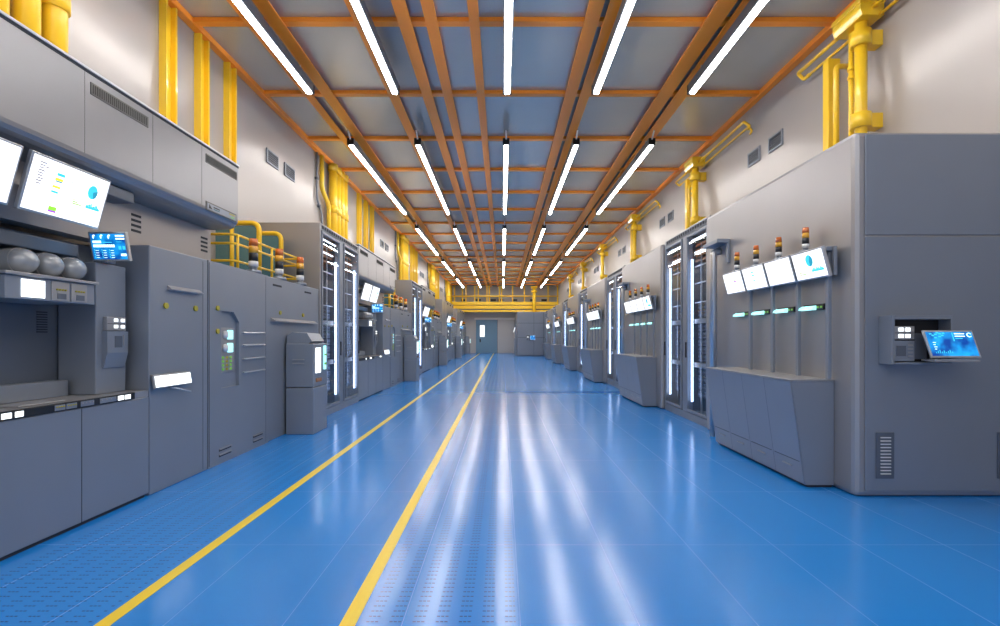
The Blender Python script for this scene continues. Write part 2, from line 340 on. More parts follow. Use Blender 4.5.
def rack(side, X, y0, y1, zt, label, group, reg, xback):
    """two glazed server bays; side=+1 faces +x (left wall), -1 faces -x (right wall)"""
    t = T('server_rack', label, 'server rack', ((X+xback)/2, (y0+y1)/2, 0), group, reg)
    def bx(mb, k, d0, d1, a0, a1, z0, z1, bev=0):
        xa, xb = X-side*d0, X-side*d1; return mb.box(k, min(xa, xb), max(xa, xb), a0, a1, z0, z1, bev)
    D = abs(X-xback); w_ = (y1-y0)
    b = MB(); bx(b, 'cabl', .0, D, y0, y0+.05, .0, zt, .01); bx(b, 'cabl', 0, D, y1-.05, y1, 0, zt, .01); bx(b, 'cabl', 0, D, y0+.05, y1-.05, zt-.13, zt, .01)
    bx(b, 'cab', 0, D, y0+.05, y1-.05, 0, .14, .006); bx(b, 'cab', .62, D, y0+.05, y1-.05, .14, zt-.13)
    ym = (y0+y1)/2; bx(b, 'cab', 0, .12, ym-.11, ym+.11, .14, zt-.13, .008); bx(b, 'cabd', .12, .6, ym-.03, ym+.03, .14, zt-.13)
    t.part('frame', b)
    lt = MB(); bx(lt, 'cabd', -.004, 0, y0+.08, y1-.08, zt-.115, zt-.03)
    for j in range(18): bx(lt, 'gap', -.008, -.004, y0+.1+j*(w_-.2)/18, y0+.1+(j+.6)*(w_-.2)/18, zt-.10, zt-.045)
    t.part('top_grille', lt)
    for (a, c) in ((y0+.07, ym-.13), (ym+.13, y1-.07)):
        d = MB(); z0, z1 = .16, zt-.15
        bx(d, 'cab', -.02, .012, a, a+.045, z0, z1, .005); bx(d, 'cab', -.02, .012, c-.045, c, z0, z1, .005)
        bx(d, 'cab', -.02, .012, a+.045, c-.045, z0, z0+.05, .005); bx(d, 'cab', -.02, .012, a+.045, c-.045, z1-.05, z1, .005)
        dd = t.part('door', d)
        g = MB(); bx(g, 'glass', .0, .006, a+.045, c-.045, z0+.05, z1-.05); t.part('glass_pane', g, under=dd)
        h = MB(); bx(h, 'black', -.045, -.02, c-.04, c-.01, 1.2, 1.5, .005); t.part('handle', h, under=dd)
        # light tubes under the roof, strip on the far side, copper trays
        for zz, dp in ((zt-.27, .06), (zt-.50, .12)):
            q = MB(); bx(q, 'tube', dp, dp+.035, a+.06, c-.06, zz, zz+.022); t.part('light_tube', q)
        ys = c-.10 if side > 0 else c-.11
        q = MB(); bx(q, 'strip', .05, .085, ys+.01, ys+.038, .35, zt-.62); t.part('light_strip', q)
        for j in range(4):
            q = MB(); bx(q, 'brown', .16, .56, a+.04, c-.04, zt-.36-.1*j, zt-.345-.1*j); bx(q, 'brown', .15, .165, a+.04, c-.04, zt-.375-.1*j, zt-.33-.1*j); t.part('cable_tray', q)
        q = MB()
        for yy in (a+.07, (a+c)/2-.12, (a+c)/2+.16): bx(q, 'steel', .14, .165, yy, yy+.02, .16, zt-.35)
        for zz in (2.25, 2.62, 2.95): bx(q, 'steel', .135, .16, a+.03, c-.03, zz, zz+.02)
        t.part('rail', q)
        zz = .45
        for j in range(11):
            q = MB(); bx(q, 'perf', .17, .55, a+.04, c-.12, zz, zz+.125, .004)
            t.part('server_unit', q)
            if j in (3, 8):
                q = MB(); bx(q, 'cabl', .10, .5, a+.04, c-.04, zz+.135, zz+.225, .006); bx(q, 'black', .08, .10, c-.1, c-.05, zz+.15, zz+.21); bx(q, 'black', .08, .10, a+.05, a+.09, zz+.15, zz+.21); t.part('patch_panel', q); zz += .11
            zz += .145
        q = MB()
        for j in range(5): bx(q, 'litc', .155, .169, a+.22, a+.235, 1.55+j*.06, 1.575+j*.06)
        t.part('status_light', q)
    return t

def louver(t, x0, x1, yf, z0, z1, n=12):
    """louvred vent on a face that looks to -y"""
    fr_ = MB().box('cabd', x0, x1, yf-.012, yf+.0, z0, z1, .004); v = t.part('vent', fr_); q = MB()
    for j in range(n):
        zz = z0+.05+(z1-z0-.1)*j/(n-1); q.box('white', x0+.04, x1-.04, yf-.022, yf-.012, zz-.005, zz+.004)
    t.part('slat', q, under=v)

# ================================================================== LEFT BAY (built in the nearest bay)
L = []        # everything repeated down the left side
FX = -3.56; PL = 9.85
B = '{bay}'
# --- workbench
t = T('control_workbench', 'long grey control workbench with dark button strip, '+B, 'workbench', (-4.1, 3.8, 0), 'control workbenches along the left side', L)
b = MB().box('cab', -4.7, FX, 2.56, 5.035, .03, 1.0, .008); b.box('gap', -4.68, FX+.02-.04, 2.58, 5.0, 0, .03)
t.part('base_cabinet', b)
t.part('seam', MB().box('gap', FX-.01, FX+.0015, 4.228, 4.234, .03, .995).box('gap', FX-.01, FX+.0015, 3.4, 3.406, .03, .995))
t.part('worktop', MB().box('cabl', -4.7, FX-.005, 2.56, 5.035, 1.001, 1.066, .004))
q = t.part('control_strip', MB().box('black', FX-.02, FX+.012, 2.6, 4.83, 1.003, 1.066, .003))
for a, c in ((3.13, 3.20), (3.54, 3.61), (3.64, 3.70), (4.615, 4.68), (4.70, 4.765)):
    t.part('lit_button', MB().box('lit', FX+.012, FX+.018, a, c, 1.014, 1.054), under=q)
for a, c, y_ in ((3.96, 4.055, 1), (4.065, 4.165, 1), (4.205, 4.34, 0), (4.405, 4.59, 0)):
    p_ = MB().box('cab', FX+.012, FX+.018, a, c, 1.012, 1.056, .002)
    for j in range(4): p_.box('led_y' if y_ else 'cabl', FX+.018, FX+.022, a+.01+(c-a-.03)*j/3, a+.022+(c-a-.03)*j/3, 1.036, 1.046)
    t.part('button_module', p_, under=q)
t.part('splash_block', MB().box('cab', -4.09, -3.95, 2.56, 4.55, 1.067, 1.21, .006))
t = T('recess_panel', 'dark grey recess panel with slots behind workbench, '+B, 'panel', (-4.3, 3.8, 1.07), 'recess panels behind the workbenches', L)
t.part('panel', MB().box('cabd', -4.7, -4.10, 2.56, 5.035, 1.068, 2.50, .005))
v = MB()
for j in range(9): v.box('gap', -4.101, -4.094, 4.40, 4.50, 1.64+.022*j, 1.65+.022*j)
t.part('vent_slots', v)
t.part('cross_beam', MB().box('cabd', -4.095, -3.88, 2.56, 4.58, 2.325, 2.44, .01))
single('document_tray', MB().box('cabl', -3.80, -3.63, 3.75, 4.15, 1.068, 1.082, .004), 'flat pale metal tray on the workbench top, '+B, 'tray', (-3.7, 3.95, 1.068), 'metal trays on the workbenches', L)
# --- instrument column
t = T('instrument_column', 'grey instrument column with button panel standing on workbench, '+B, 'instrument column', (-3.9, 4.78, 1.068), 'instrument columns', L)
t.part('body', MB().box('cab', -4.09, -3.74, 4.60, 4.965, 1.068, 2.29, .008))
b = MB().box('cabl', -3.74, -3.70, 4.68, 4.92, 1.66, 1.79, .006); c_ = t.part('button_panel', b)
for i in (0, 1):
    for j in (0, 1): t.part('lit_button', MB().box('lit', -3.70, -3.694, 4.765+.085*i, 4.807+.085*i, 1.685+.06*j, 1.715+.06*j), under=c_)
t.part('seam', MB().box('gap', -3.70, -3.698, 4.685, 4.915, 1.724, 1.728), under=c_)
b = MB().prism('cab', [(-3.74, 1.655), (-3.69, 1.655), (-3.69, 1.45), (-3.725, 1.31), (-3.74, 1.31)], 'y', 4.67, 4.93)
c_ = t.part('card_reader', b)
t.part('keypad', MB().box('cabd', -3.69, -3.686, 4.76, 4.85, 1.50, 1.61).box('cabl', -3.69, -3.686, 4.865, 4.875, 1.52, 1.62), under=c_)
# --- shelf unit
t = T('shelf_unit', 'grey shelf unit with lit white panel above workbench, '+B, 'shelf unit', (-3.9, 4.05, 1.88), 'shelf units carrying the tanks', L)
t.part('body', MB().box('cab', -4.09, -3.62, 3.64, 4.44, 1.885, 2.06, .006))
t.part('top_shelf', MB().box('cabl', -4.09, -3.595, 3.62, 4.46, 2.062, 2.088, .005))
t.part('lit_panel', MB().box('lit', -3.62, -3.612, 3.76, 3.95, 1.905, 2.04))
for a, c in ((4.01, 4.17), (4.19, 4.35)):
    m_ = t.part('meter_module', MB().box('cabl', -3.62, -3.612, a, c, 1.895, 2.05, .003))
    p_ = MB().box('cabd', -3.612, -3.609, a+.05, c-.03, 1.91, 1.955)
    for j in range(4): p_.cyl('led_y', (-3.612, a+.045+.026*j, 1.985), (-3.604, a+.045+.026*j, 1.985), .008, 8)
    t.part('gauge', p_, under=m_)
# --- tanks
for i, (yy, nm) in enumerate(((3.95, 'nearest'), (4.18, 'middle'), (4.41, 'farthest'))):
    path = [(-4.08, yy, 2.20), (-3.80, yy, 2.20)]; rr = [.103, .103]
    for j in range(1, 9): a = j*math.pi/16; path.append((-3.80+.11*math.sin(a), yy, 2.20)); rr.append(max(.003, .103*math.cos(a)))
    t = T('gas_tank', nm+' of three round-ended grey tanks on shelf, '+B, 'tank', (-3.8, yy, 2.09), 'tanks on the shelf units', L)
    t.part('shell', MB().tube('tank', path, rr, 24)); t.part('weld_band', MB().tube('cabl', [(-3.815, yy, 2.20), (-3.805, yy, 2.20)], .1045, 24))
# --- monitors
for ya, yb, nm in ((2.92, 3.66, 'nearer'), (3.73, 4.48, 'farther')):
    t = monitor('wall_monitor', nm+' of two tilted white-screen monitors under overhead cabinet, '+B, (-3.6, (ya+yb)/2, 2.56), (-3.62, ya, 2.56), (0, yb-ya, 0), (.12, 0, .435), 'full' if nm == 'farther' else 'plain', 'white monitors under the overhead cabinets', L)
    t.part('mount_arm', MB().obox('cabd', (-3.76, (ya+yb)/2, 2.80), (.13, 0, .0), (0, .08, 0), (0, 0, .05), .01))
t = monitor('small_monitor', 'small blue-lit display angled to the aisle above instrument column, '+B, (-3.6, 4.6, 2.3), (-3.785, 4.62, 2.30), (.345, 0, 0), (-.0, -.06, .26), 'blue', 'small blue displays on the left', L)
t.part('bracket', MB().box('cabd', -3.72, -3.68, 4.63, 4.76, 2.292, 2.37, .004))
# --- tall cabinets
t = T('tall_cabinet', 'tall grey cabinet with ledge handle beside workbench, '+B, 'cabinet', (-4.2, 5.54, 0), 'tall cabinets along the left side', L)
t.part('body', MB().box('cab', -4.9, FX, 5.045, 6.04, 0, 2.53, .012))
t.part('handle', MB().prism('cabl', [(FX, 2.10), (FX, 2.15), (FX+.05, 2.11), (FX+.045, 2.10)], 'y', 5.31, 5.88))
for yy in (5.28, 5.79): t.part('bolt', MB().cyl('led_y', (FX, yy, 1.93), (FX+.018, yy, 1.93), .032, 12))
t.part('seam', MB().box('gap', FX-.002, FX+.0015, 5.94, 5.945, .03, 2.5))
t = T('lit_sign', 'white lit panel with metal rod fixed on tall cabinet, '+B, 'sign', (-3.52, 5.3, 1.07), 'lit panels on tall cabinets', L)
cc = Vector((-3.505, 5.34, 1.145))
t.part('casing', MB().obox('cabl', cc+Vector((-.017, 0, 0)), (0, .30, 0), (-.011, 0, .07), (.012, 0, .002), .004))
t.part('lit_face', MB().obox('lit', cc+Vector((-.001, 0, 0)), (0, .283, 0), (-.009, 0, .056), (.004, 0, .0008)))
t.part('rod', MB().tube('steel', [(FX, 5.34, 1.06), (-3.50, 5.36, 1.05), (-3.44, 5.52, 1.0)], .009, 8))
t = T('tall_cabinet', 'tall grey cabinet with inset gauge panel and handle bars, '+B, 'cabinet', (-4.2, 6.8, 0), 'tall cabinets along the left side', L)
b = MB().box('cab', -4.9, FX-.04, 6.055, 7.60, 0, 2.53, .006)
for a in ((6.055, 6.33, 0, 2.53), (6.76, 7.60, 0, 2.53), (6.33, 6.76, 0, .95), (6.33, 6.76, 1.93, 2.53)): b.box('cab', FX-.042, FX, *a)
b.prism('cab', [(6.62, 1.93), (6.76, 1.80), (6.76, 1.93)], 'x', FX-.04, FX)
t.part('body', b)
p_ = t.part('gauge_panel', MB().box('cabl', FX-.04, FX-.03, 6.36, 6.70, 1.14, 1.72, .004))
for zz in (1.63, 1.46):
    t.part('gauge', MB().tube('white', [(FX-.03, 6.46, zz), (FX-.005, 6.46, zz), (FX+.01, 6.46, zz)], [.05, .05, .02], 16), under=p_)
    t.part('lit_display', MB().box('litc', FX-.03, FX-.026, 6.52, 6.66, zz-.06, zz+.06), under=p_)
for i in range(3):
    for j in range(4): 
        t.part('indicator', MB().box('led_g' if i != 1 else 'led_y', FX-.03, FX-.022, 6.40+.09*i, 6.44+.09*i, 1.17+.05*j, 1.20+.05*j), under=p_)
for zz in (1.657, 1.486, 1.30, 1.115):
    t.part('handle', MB().tube('steel', bend([(FX, 6.86, zz), (FX+.035, 6.86, zz), (FX+.035, 7.43, zz), (FX, 7.43, zz)], .015, 3), .011, 8))
for zz in (1.96, 1.67): t.part('bolt', MB().cyl('led_y', (FX, 6.24, zz), (FX+.018, 6.24, zz), .032, 12))
for a in (6.28, 7.14):
    for zz in (.17, .10): t.part('vent_slot', MB().box('gap', FX-.001, FX+.003, a, a+.28, zz-.012, zz+.012).box('cabl', FX, FX+.016, a, a+.28, zz+.008, zz+.022))
t.part('seam', MB().box('gap', FX, FX+.0015, 6.07, 6.078, .02, 2.51).box('gap', FX, FX+.0015, 7.52, 7.524, .02, 2.51))
t = T('tall_cabinet', 'tall grey cabinet with long ledge behind kiosk, '+B, 'cabinet', (-4.2, 8.7, 0), 'tall cabinets along the left side', L)
t.part('body', MB().box('cab', -4.9, FX-.02, 7.615, 9.745, 0, 2.53, .012))
t.part('ledge', MB().prism('cabl', [(FX-.02, 1.84), (FX-.02, 1.90), (FX+.06, 1.855), (FX+.06, 1.84)], 'y', 7.72, 9.5))
for yy in (8.04, 8.96): t.part('bolt', MB().cyl('led_y', (FX-.02, yy, 1.99), (FX, yy, 1.99), .032, 12))
for yy in (7.8, 9.05): t.part('vent_slot', MB().box('gap', FX-.021, FX-.015, yy, yy+.3, 2.40, 2.43))
# --- kiosk
t = T('terminal_kiosk', 'free-standing grey terminal kiosk with lit screen, '+B, 'kiosk', (-3.3, 8.5, 0), 'terminal kiosks', L)
t.part('lower_body', MB().box('cab', -3.555, -3.10, 8.20, 8.84, 0, .765, .012))
t.part('upper_body', MB().box('cab', -3.555, -3.10, 8.20, 8.84, .775, 1.49, .012))
t.part('sloped_cap', MB().prism('cab', [(-3.555, 1.49), (-3.20, 1.49), (-3.14, 1.53), (-3.22, 1.66), (-3.46, 1.68), (-3.555, 1.62)], 'y', 8.24, 8.80))
t.part('louvre', MB().box('cabl', -3.44, -3.25, 8.185, 8.20, 1.22, 1.235).box('cabl', -3.44, -3.25, 8.185, 8.20, 1.155, 1.17))
t.part('screen', MB().box('lit', -3.10, -3.092, 8.29, 8.52, 1.0, 1.42))
t.part('status_panel', MB().box('litc', -3.10, -3.085, 8.66, 8.76, 1.04, 1.45).box('led_g', -3.085, -3.08, 8.66, 8.76, 1.12, 1.16).box('led_g', -3.085, -3.08, 8.66, 8.76, 1.28, 1.31))
t.part('card_slot', MB().box('brown', -3.10, -3.085, 8.32, 8.54, .85, .91))
# --- rack
rack(1, FX, 9.765, 12.385, 3.84, 'tall grey twin-door server rack with vertical light strips, '+B, 'glass-fronted server racks on the left', L, WL+.02)
# --- overhead cabinet
t = T('overhead_cabinet', 'long pale overhead cabinet with rounded underside and vents, '+B, 'overhead cabinet', (-4.3, 4.6, 3.0), 'overhead cabinets along the left wall', L)
pf = [(-4.98, 3.87), (FX, 3.87), (FX, 3.17)]+[(-3.72+.16*math.cos(a), 3.17-.13*math.sin(a)) for a in [math.radians(q*15) for q in range(1, 7)]]+[(-4.98, 3.04)]
t.part('body', MB().prism('over', pf, 'y', 2.555, 6.73))
t.part('top_edge', MB().box('white', -4.98, FX+.012, 2.56, 6.75, 3.895, 3.915).box('gap', -4.98, FX+.005, 2.56, 6.74, 3.871, 3.893))
for a in (2.66, 4.32, 6.0):
    v = MB().box('vent', FX, FX+.006, a, a+.70, 3.70, 3.805)
    for j in range(28): v.box('vent2', FX+.006, FX+.009, a+.02+.024*j, a+.028+.024*j, 3.715, 3.79)
    t.part('vent', v)
v = t.part('name_plate', MB().box('vent', FX, FX+.006, 6.0, 6.68, 3.13, 3.235))
t.part('plate_marks', MB().box('cab', FX+.006, FX+.009, 6.02, 6.66, 3.145, 3.22).prism('black', [(6.05, 3.16), (6.12, 3.16), (6.06, 3.21)], 'x', FX+.009, FX+.011).box('teal', FX+.009, FX+.011, 6.15, 6.28, 3.165, 3.175).box('black', FX+.009, FX+.011, 6.15, 6.28, 3.185, 3.20)
       .box('led_y', FX+.009, FX+.011, 6.50, 6.64, 3.195, 3.21).box('led_g', FX+.009, FX+.011, 6.54, 6.62, 3.16, 3.175), under=v)
for yy in (3.4, 4.26, 5.09, 5.92): t.part('seam', MB().box('gap', FX, FX+.0012, yy, yy+.0025, 3.17, 3.87))
b = MB().box('wall', -4.1, -3.92, 2.56, 6.72, 2.535, 3.035)
for yy in (5.28, 6.50):
    for j in range(4): b.box('gap', -3.921, -3.915, yy, yy+.14, 2.72+.055*j, 2.745+.055*j)
t.part('back_panel', b)
t.part('junction_box', MB().box('cabd', -3.90, -3.68, 4.62, 5.0, 2.93, 3.035, .01))
# --- railing
RX = -3.85
t = T('safety_railing', 'yellow three-rail safety railing on top of cabinets, '+B, 'railing', (RX, 8.2, 2.53), 'yellow railings above the left cabinets', L)
for zz in (3.08, 2.95, 2.70):
    t.part('rail', MB().tube('yellow', bend([(-4.92, 7.19, zz), (RX, 7.19, zz), (RX, 9.5, zz), (-4.92, 9.5, zz)], .08, 4), .019, 10))
for p_ in ((-4.5, 7.19), (RX, 7.27), (RX, 8.35), (RX, 9.42), (-4.5, 9.5)): t.part('post', MB().cyl('yellow', (*p_, 2.531), (*p_, 3.08), .021, 10))
for yy, nm in ((8.55, 'nearer'), (9.4, 'farther')):
    t = T('pipe_arch', nm+' yellow bent frame with teal panel behind railing, '+B, 'frame', (-4.5, yy, 2.53), 'yellow frames with teal panels', L)
    t.part('tube_frame', MB().tube('yellow', bend([(-4.93, yy, 3.55), (-4.16, yy, 3.55), (-4.16, yy, 2.531)], .14, 6), .042, 12).cyl('yellow', (-4.62, yy, 2.531), (-4.62, yy, 3.55), .04, 12))
    t.part('panel', MB().box('teal', -4.9, -4.2, yy-.01, yy+.01, 2.54, 3.50))
for yy, nm in ((7.35, 'nearest'), (8.2, 'middle'), (9.05, 'farthest')):
    beacon(-3.66, yy, 2.531, 1.0, nm+' of three amber signal beacons on left cabinets, '+B, 'amber beacons on the left cabinets', L)
# --- wall steelwork
for yy, nm in ((7.42, 'nearest'), (8.25, 'middle'), (9.1, 'farthest')):
    b = MB().box('yellow', WL+.001, WL+.11, yy-.16, yy-.12, 3.0, 6.52).box('yellow', WL+.001, WL+.11, yy+.05, yy+.09, 3.0, 6.52).box('yellow', WL+.015, WL+.035, yy-.12, yy+.05, 3.0, 6.52)
    single('steel_column', b, nm+' of three yellow channel columns on left wall, '+B, 'column', (WL+.1, yy, 3.0), 'yellow steel columns on the left wall', L)
for i, (yy, nm) in enumerate(((4.42, 'nearest'), (4.74, 'second nearest'), (5.07, 'third nearest'), (5.39, 'farthest'))):
    t = T('yellow_duct_pipe', nm+' of four thick yellow vertical pipes on left wall, '+B, 'pipe', (-4.83, yy, 3.95), 'thick yellow pipes on the left wall', L)
    t.part('pipe', MB().cyl('yellow', (-4.83, yy, 3.92), (-4.83, yy, 6.52), .115, 24))
    t.part('collar', MB().cyl('yellow', (-4.83, yy, 5.12), (-4.83, yy, 5.32), .138, 24)); t.part('collar', MB().cyl('yellow', (-4.83, yy, 6.32), (-4.83, yy, 6.5), .138, 24))
t = T('bent_pipe', 'yellow offset bent pipe on left wall above racks, '+B, 'pipe', (-4.88, 3.9, 4.0), 'bent yellow pipes', L)
t.part('pipe', MB().tube('yellow', bend([(-4.9, 3.72, 6.52), (-4.9, 3.72, 5.62), (-4.86, 4.15, 5.3), (-4.86, 4.15, 3.92)], .16, 6), .06, 14))
t = T('conduit', 'thin grey conduit beside bent yellow pipe, '+B, 'conduit', (-4.94, 3.5, 4.0), 'thin grey conduits', L)
t.part('tube', MB().tube('cab', bend([(-4.945, 3.48, 6.52), (-4.945, 3.48, 5.3), (-4.945, 3.85, 4.95), (-4.945, 3.85, 3.92)], .1, 5), .03, 10))
t.part('clamp', MB().box('cabd', -4.985, -4.91, 3.62, 3.70, 5.1, 5.18)); t.part('clamp', MB().box('cabd', -4.985, -4.91, 3.43, 3.53, 5.8, 5.86))
def wall_vent(side, X, y0, y1, z0, z1, label, group, reg):
    t = T('wall_vent', label, 'vent', (X, (y0+y1)/2, z0), group, reg); s = side
    def bx(mb, k, d0, d1, a0, a1, c0, c1, bev=0):
        xa, xb = X+s*d0, X+s*d1; return mb.box(k, min(xa, xb), max(xa, xb), a0, a1, c0, c1, bev)
    f = .035; b = MB(); bx(b, 'cab', 0, .03, y0, y1, z0, z0+f); bx(b, 'cab', 0, .03, y0, y1, z1-f, z1); bx(b, 'cab', 0, .03, y0, y0+f, z0+f, z1-f); bx(b, 'cab', 0, .03, y1-f, y1, z0+f, z1-f); t.part('frame', b)
    b = MB(); bx(b, 'black', 0, .006, y0+f, y1-f, z0+f, z1-f); t.part('backing', b)
    b = MB()
    for j in range(5): zz = z0+f+.03+(z1-z0-2*f-.05)*j/4; bx(b, 'cabd', .006, .025, y0+f, y1-f, zz-.008, zz+.006)
    t.part('slat', b)
for a, nm in ((10.55, 'nearer'), (11.42, 'farther')):
    wall_vent(1, WL, a, a+.55, 5.30, 5.60, nm+' small dark vent high on left wall, '+B, 'small vents on the left wall', L)

LB = ('in nearest left bay', 'in second left bay', 'in third left bay', 'in fourth left bay', 'in farthest left bay')
for o in list(L):
    tmpl = o['label']
    for k in range(1, 5):
        yo = o.location.y+PL*k
        if yo > FAR-.35 or (k >= 2 and o.name.startswith('server_rack')): continue
        nb = dup(o, (0, PL*k, 0), tmpl.replace(B, LB[k]))
    o['label'] = tmpl.replace(B, LB[0])

for k in (2, 3):
    y0 = 9.765+PL*k
    t = T('plain_enclosure', 'plain tall grey enclosure without windows behind kiosk, '+LB[k], 'enclosure', (-4.2, y0+1.3, 0), 'plain enclosures on the far left')
    t.part('body', MB().box('cabl', WL+.02, FX, y0, y0+2.62, 0, 3.84, .03)); t.part('seam', MB().box('gap', FX, FX+.002, y0+1.30, y0+1.312, .1, 3.8).box('gap', FX, FX+.002, y0+.04, y0+2.58, .13, .14))
# ================================================================== RIGHT BAY
R = []; RXF = 3.6; EX = 3.52; PR = 6.1
t = T('equipment_enclosure', 'large grey equipment enclosure behind monitors, '+B, 'enclosure', (4.4, 6.8, 0), 'large enclosures along the right side', R)
pf = [(EX+.05, 0), (EX, .02), (EX, 3.52), (EX+.03, 3.59), (EX+.10, 3.62), (WR-.01, 3.62), (WR-.01, 0)]
t.part('body', MB().box('cabl', EX, WR-.01, 5.0, 8.655, 0, 3.66, .05))
# console
t = T('floor_console', 'low grey console with four leaning front doors on floor, '+B, 'console', (3.3, 6.4, 0), 'low consoles along the right side', R)
t.part('body', MB().prism('cab', [(3.215, .03), (3.065, 1.13), (EX-.005, 1.13), (EX-.005, .03)], 'y', 5.302, 7.498).box('gap', 3.25, EX-.01, 5.33, 7.48, 0, .03))
t.part('top', MB().box('cabl', 3.05, EX-.005, 5.30, 7.50, 1.131, 1.15, .004))
for i in range(4):
    a = 5.303+.549*i; c = a+.543
    if i < 3: t.part('door_gap', MB().prism('gap', [(3.201, .04), (3.053, 1.125), (3.064, 1.125), (3.212, .04)], 'y', c+.0005, c+.0055))
    d = t.part('door', MB().prism('cab', [(3.20, .04), (3.052, 1.125), (3.062, 1.125), (3.21, .04)], 'y', a, c))
    t.part('seam', MB().prism('gap', [(3.1655, .27), (3.1645, .275), (3.17, .275), (3.17, .27)], 'y', a+.03, c-.03), under=d)
    t.part('handle', MB().box('cabl', 3.165, 3.185, a+.18, a+.36, .185, .198, .003), under=d)
t = T('monitor_frame', 'slim grey frame of rails holding four white monitors, '+B, 'frame', (3.43, 6.3, 1.15), 'monitor frames on the right', R)
for yy in (5.29, 5.83, 6.38, 6.95): t.part('vertical_rail', MB().box('cab', 3.43, 3.47, yy-.025, yy+.025, 1.152, 2.498, .006))
t.part('mounting_beam', MB().box('cab', 3.37, 3.475, 5.20, 7.55, 2.50, 2.545, .006).box('cab', 3.475, EX-.001, 7.40, 7.5, 2.50, 2.54).box('cab', 3.475, EX-.001, 6.3, 6.4, 2.50, 2.54))
t.part('end_plate', MB().box('cab', 3.43, 3.465, 5.17, 5.20, 2.24, 2.545, .004))
MK = ('pie', 'plain', 'list', 'few'); MN = ('nearest', 'second nearest', 'third nearest', 'farthest')
for i in range(4):
    a = 5.17+.593*i; c = a+.562
    t = monitor('console_monitor', MN[i]+' of four tilted white monitors above console, '+B, (3.4, (a+c)/2, 2.2), (3.385, c, 2.228), (0, a-c, 0), (-.085, 0, .312), MK[i], 'white monitors on the right', R)
    t.part('arm', MB().box('cabd', 3.375, 3.428, (a+c)/2-.04, (a+c)/2+.04, 2.38, 2.47, .005))
    yb = 5.64+.55*i
    beacon(3.42, yb, 2.546, .56, MN[i]+' of four amber beacons above right monitors, '+B, 'amber beacons on the right', R)
    yb = 5.43+.55*i
    t = T('indicator_light', MN[i]+' of four glowing indicator bars above console, '+B, 'indicator light', (3.49, yb+.2, 1.9), 'glowing bars above the consoles', R)
    t.part('block', MB().box('black', EX-.035, EX-.001, yb, yb+.36, 1.90, 1.965, .004).box('led_g', EX-.04, EX-.035, yb+.02, yb+.05, 1.92, 1.94).box('led_g', EX-.04, EX-.035, yb+.08, yb+.11, 1.92, 1.94))
    t.part('glowing_bar', MB().prism('litc', [(EX-.036, 1.90), (EX-.085, 1.905), (EX-.075, 1.93), (EX-.036, 1.95)], 'y', yb+.12, yb+.38))
for nm, xx, yy, rr, zt in (('thick', 3.41, 8.08, .055, 2.98), ('thin', 3.45, 7.84, .025, 2.95)):
    t = T('vertical_pipe', nm+' silver pipe beside server rack, '+B, 'pipe', (xx, yy, 1.0), 'silver pipes on the right', R)
    t.part('tube', MB().tube('steel', bend([(EX, yy, zt-.0), (xx, yy, zt), (xx, yy, .0)], .07, 5), rr, 16))
t = T('pipe_bracket', 'grey bracket capping silver pipes, '+B, 'bracket', (3.5, 8.0, 3.0), 'grey pipe brackets', R)
t.part('plate', MB().box('cab', 3.32, EX-.001, 7.72, 8.3, 3.06, 3.12, .006)); t.part('rib', MB().box('cab', EX-.04, EX-.001, 7.72, 7.80, 2.75, 3.06, .004))
rack(-1, RXF, 8.68, 11.08, 3.72, 'tall twin-door server rack with glowing light strips, '+B, 'glass-fronted server racks on the right', R, WR-.02)
# wall pipework
t = T('pipe_column', 'thick yellow pipe column with collars on right wall, '+B, 'pipe', (5.09, 7.1, 3.62), 'yellow pipe columns on the right wall', R)
t.part('pipe', MB().cyl('yellow', (5.09, 7.1, 3.67), (5.09, 7.1, 6.06), .078, 24))
for z0, z1 in ((4.56, 4.76), (5.72, 5.93)):
    b = MB().tube('yellow', [(5.09, 7.1, z0), (5.09, 7.1, z1)], .13, 24); b.box('yellow', 5.09, WR-.001, 7.04, 7.20, z0, z1); t.part('collar', b)
t.part('head_box', MB().prism('yellow', [(4.94, 6.14), (4.97, 6.05), (5.27, 6.05), (5.27, 6.26), (4.94, 6.26)], 'y', 6.90, 7.48))
t.part('lid', MB().box('yellow', 4.925, 5.285, 6.88, 7.50, 6.22, 6.29, .01))
t.part('side_pipe', MB().cyl('yellow', (5.12, 7.34, 3.67), (5.12, 7.34, 6.08), .035, 12).cyl('yellow', (5.12, 7.34, 5.5), (5.12, 7.34, 5.56), .05, 12).cyl('yellow', (5.12, 7.34, 5.38), (5.12, 7.34, 5.42), .05, 12).cyl('yellow', (5.12, 7.34, 4.2), (5.12, 7.34, 4.26), .05, 12))
for j, (dx, dz, rr) in enumerate(((0, 0, .03), (.10, -.10, .022))):
    q = t.part('hairpin_tube', MB().tube('yellow', bend([(5.12+dx, 6.9, 6.16+dz), (5.12+dx, 4.5, 6.16+dz), (5.20+dx*.5, 4.42, 6.04+dz), (5.20+dx*.5, 4.5, 6.00+dz)], .03, 3), rr, 10))
    q = t.part('hairpin_tube', MB().tube('yellow', [(5.12+dx, 7.48, 6.16+dz), (5.12+dx, 8.6-.05*j, 6.16+dz)], rr, 10))
b = MB().tube('yellow', bend([(5.12, 8.6, 6.16), (5.12, 8.66, 6.16), (5.22, 8.66, 6.06), (5.22, 8.5, 6.06)], .03, 3), .03, 10); t.part('hairpin_end', b)
t = T('square_post', 'square yellow post with hooked top on right wall, '+B, 'post', (5.2, 8.0, 3.62), 'square yellow posts on the right wall', R)
t.part('post', MB().box('yellow', 5.17, 5.27, 7.93, 8.07, 3.67, 6.02, .006).box('yellow', 5.27, WR-.001, 7.93, 8.07, 5.90, 6.02, .004))
t = T('elbow_pipe', 'slim yellow elbow pipe beside square post, '+B, 'pipe', (5.2, 7.75, 3.62), 'yellow elbow pipes on the right wall', R)
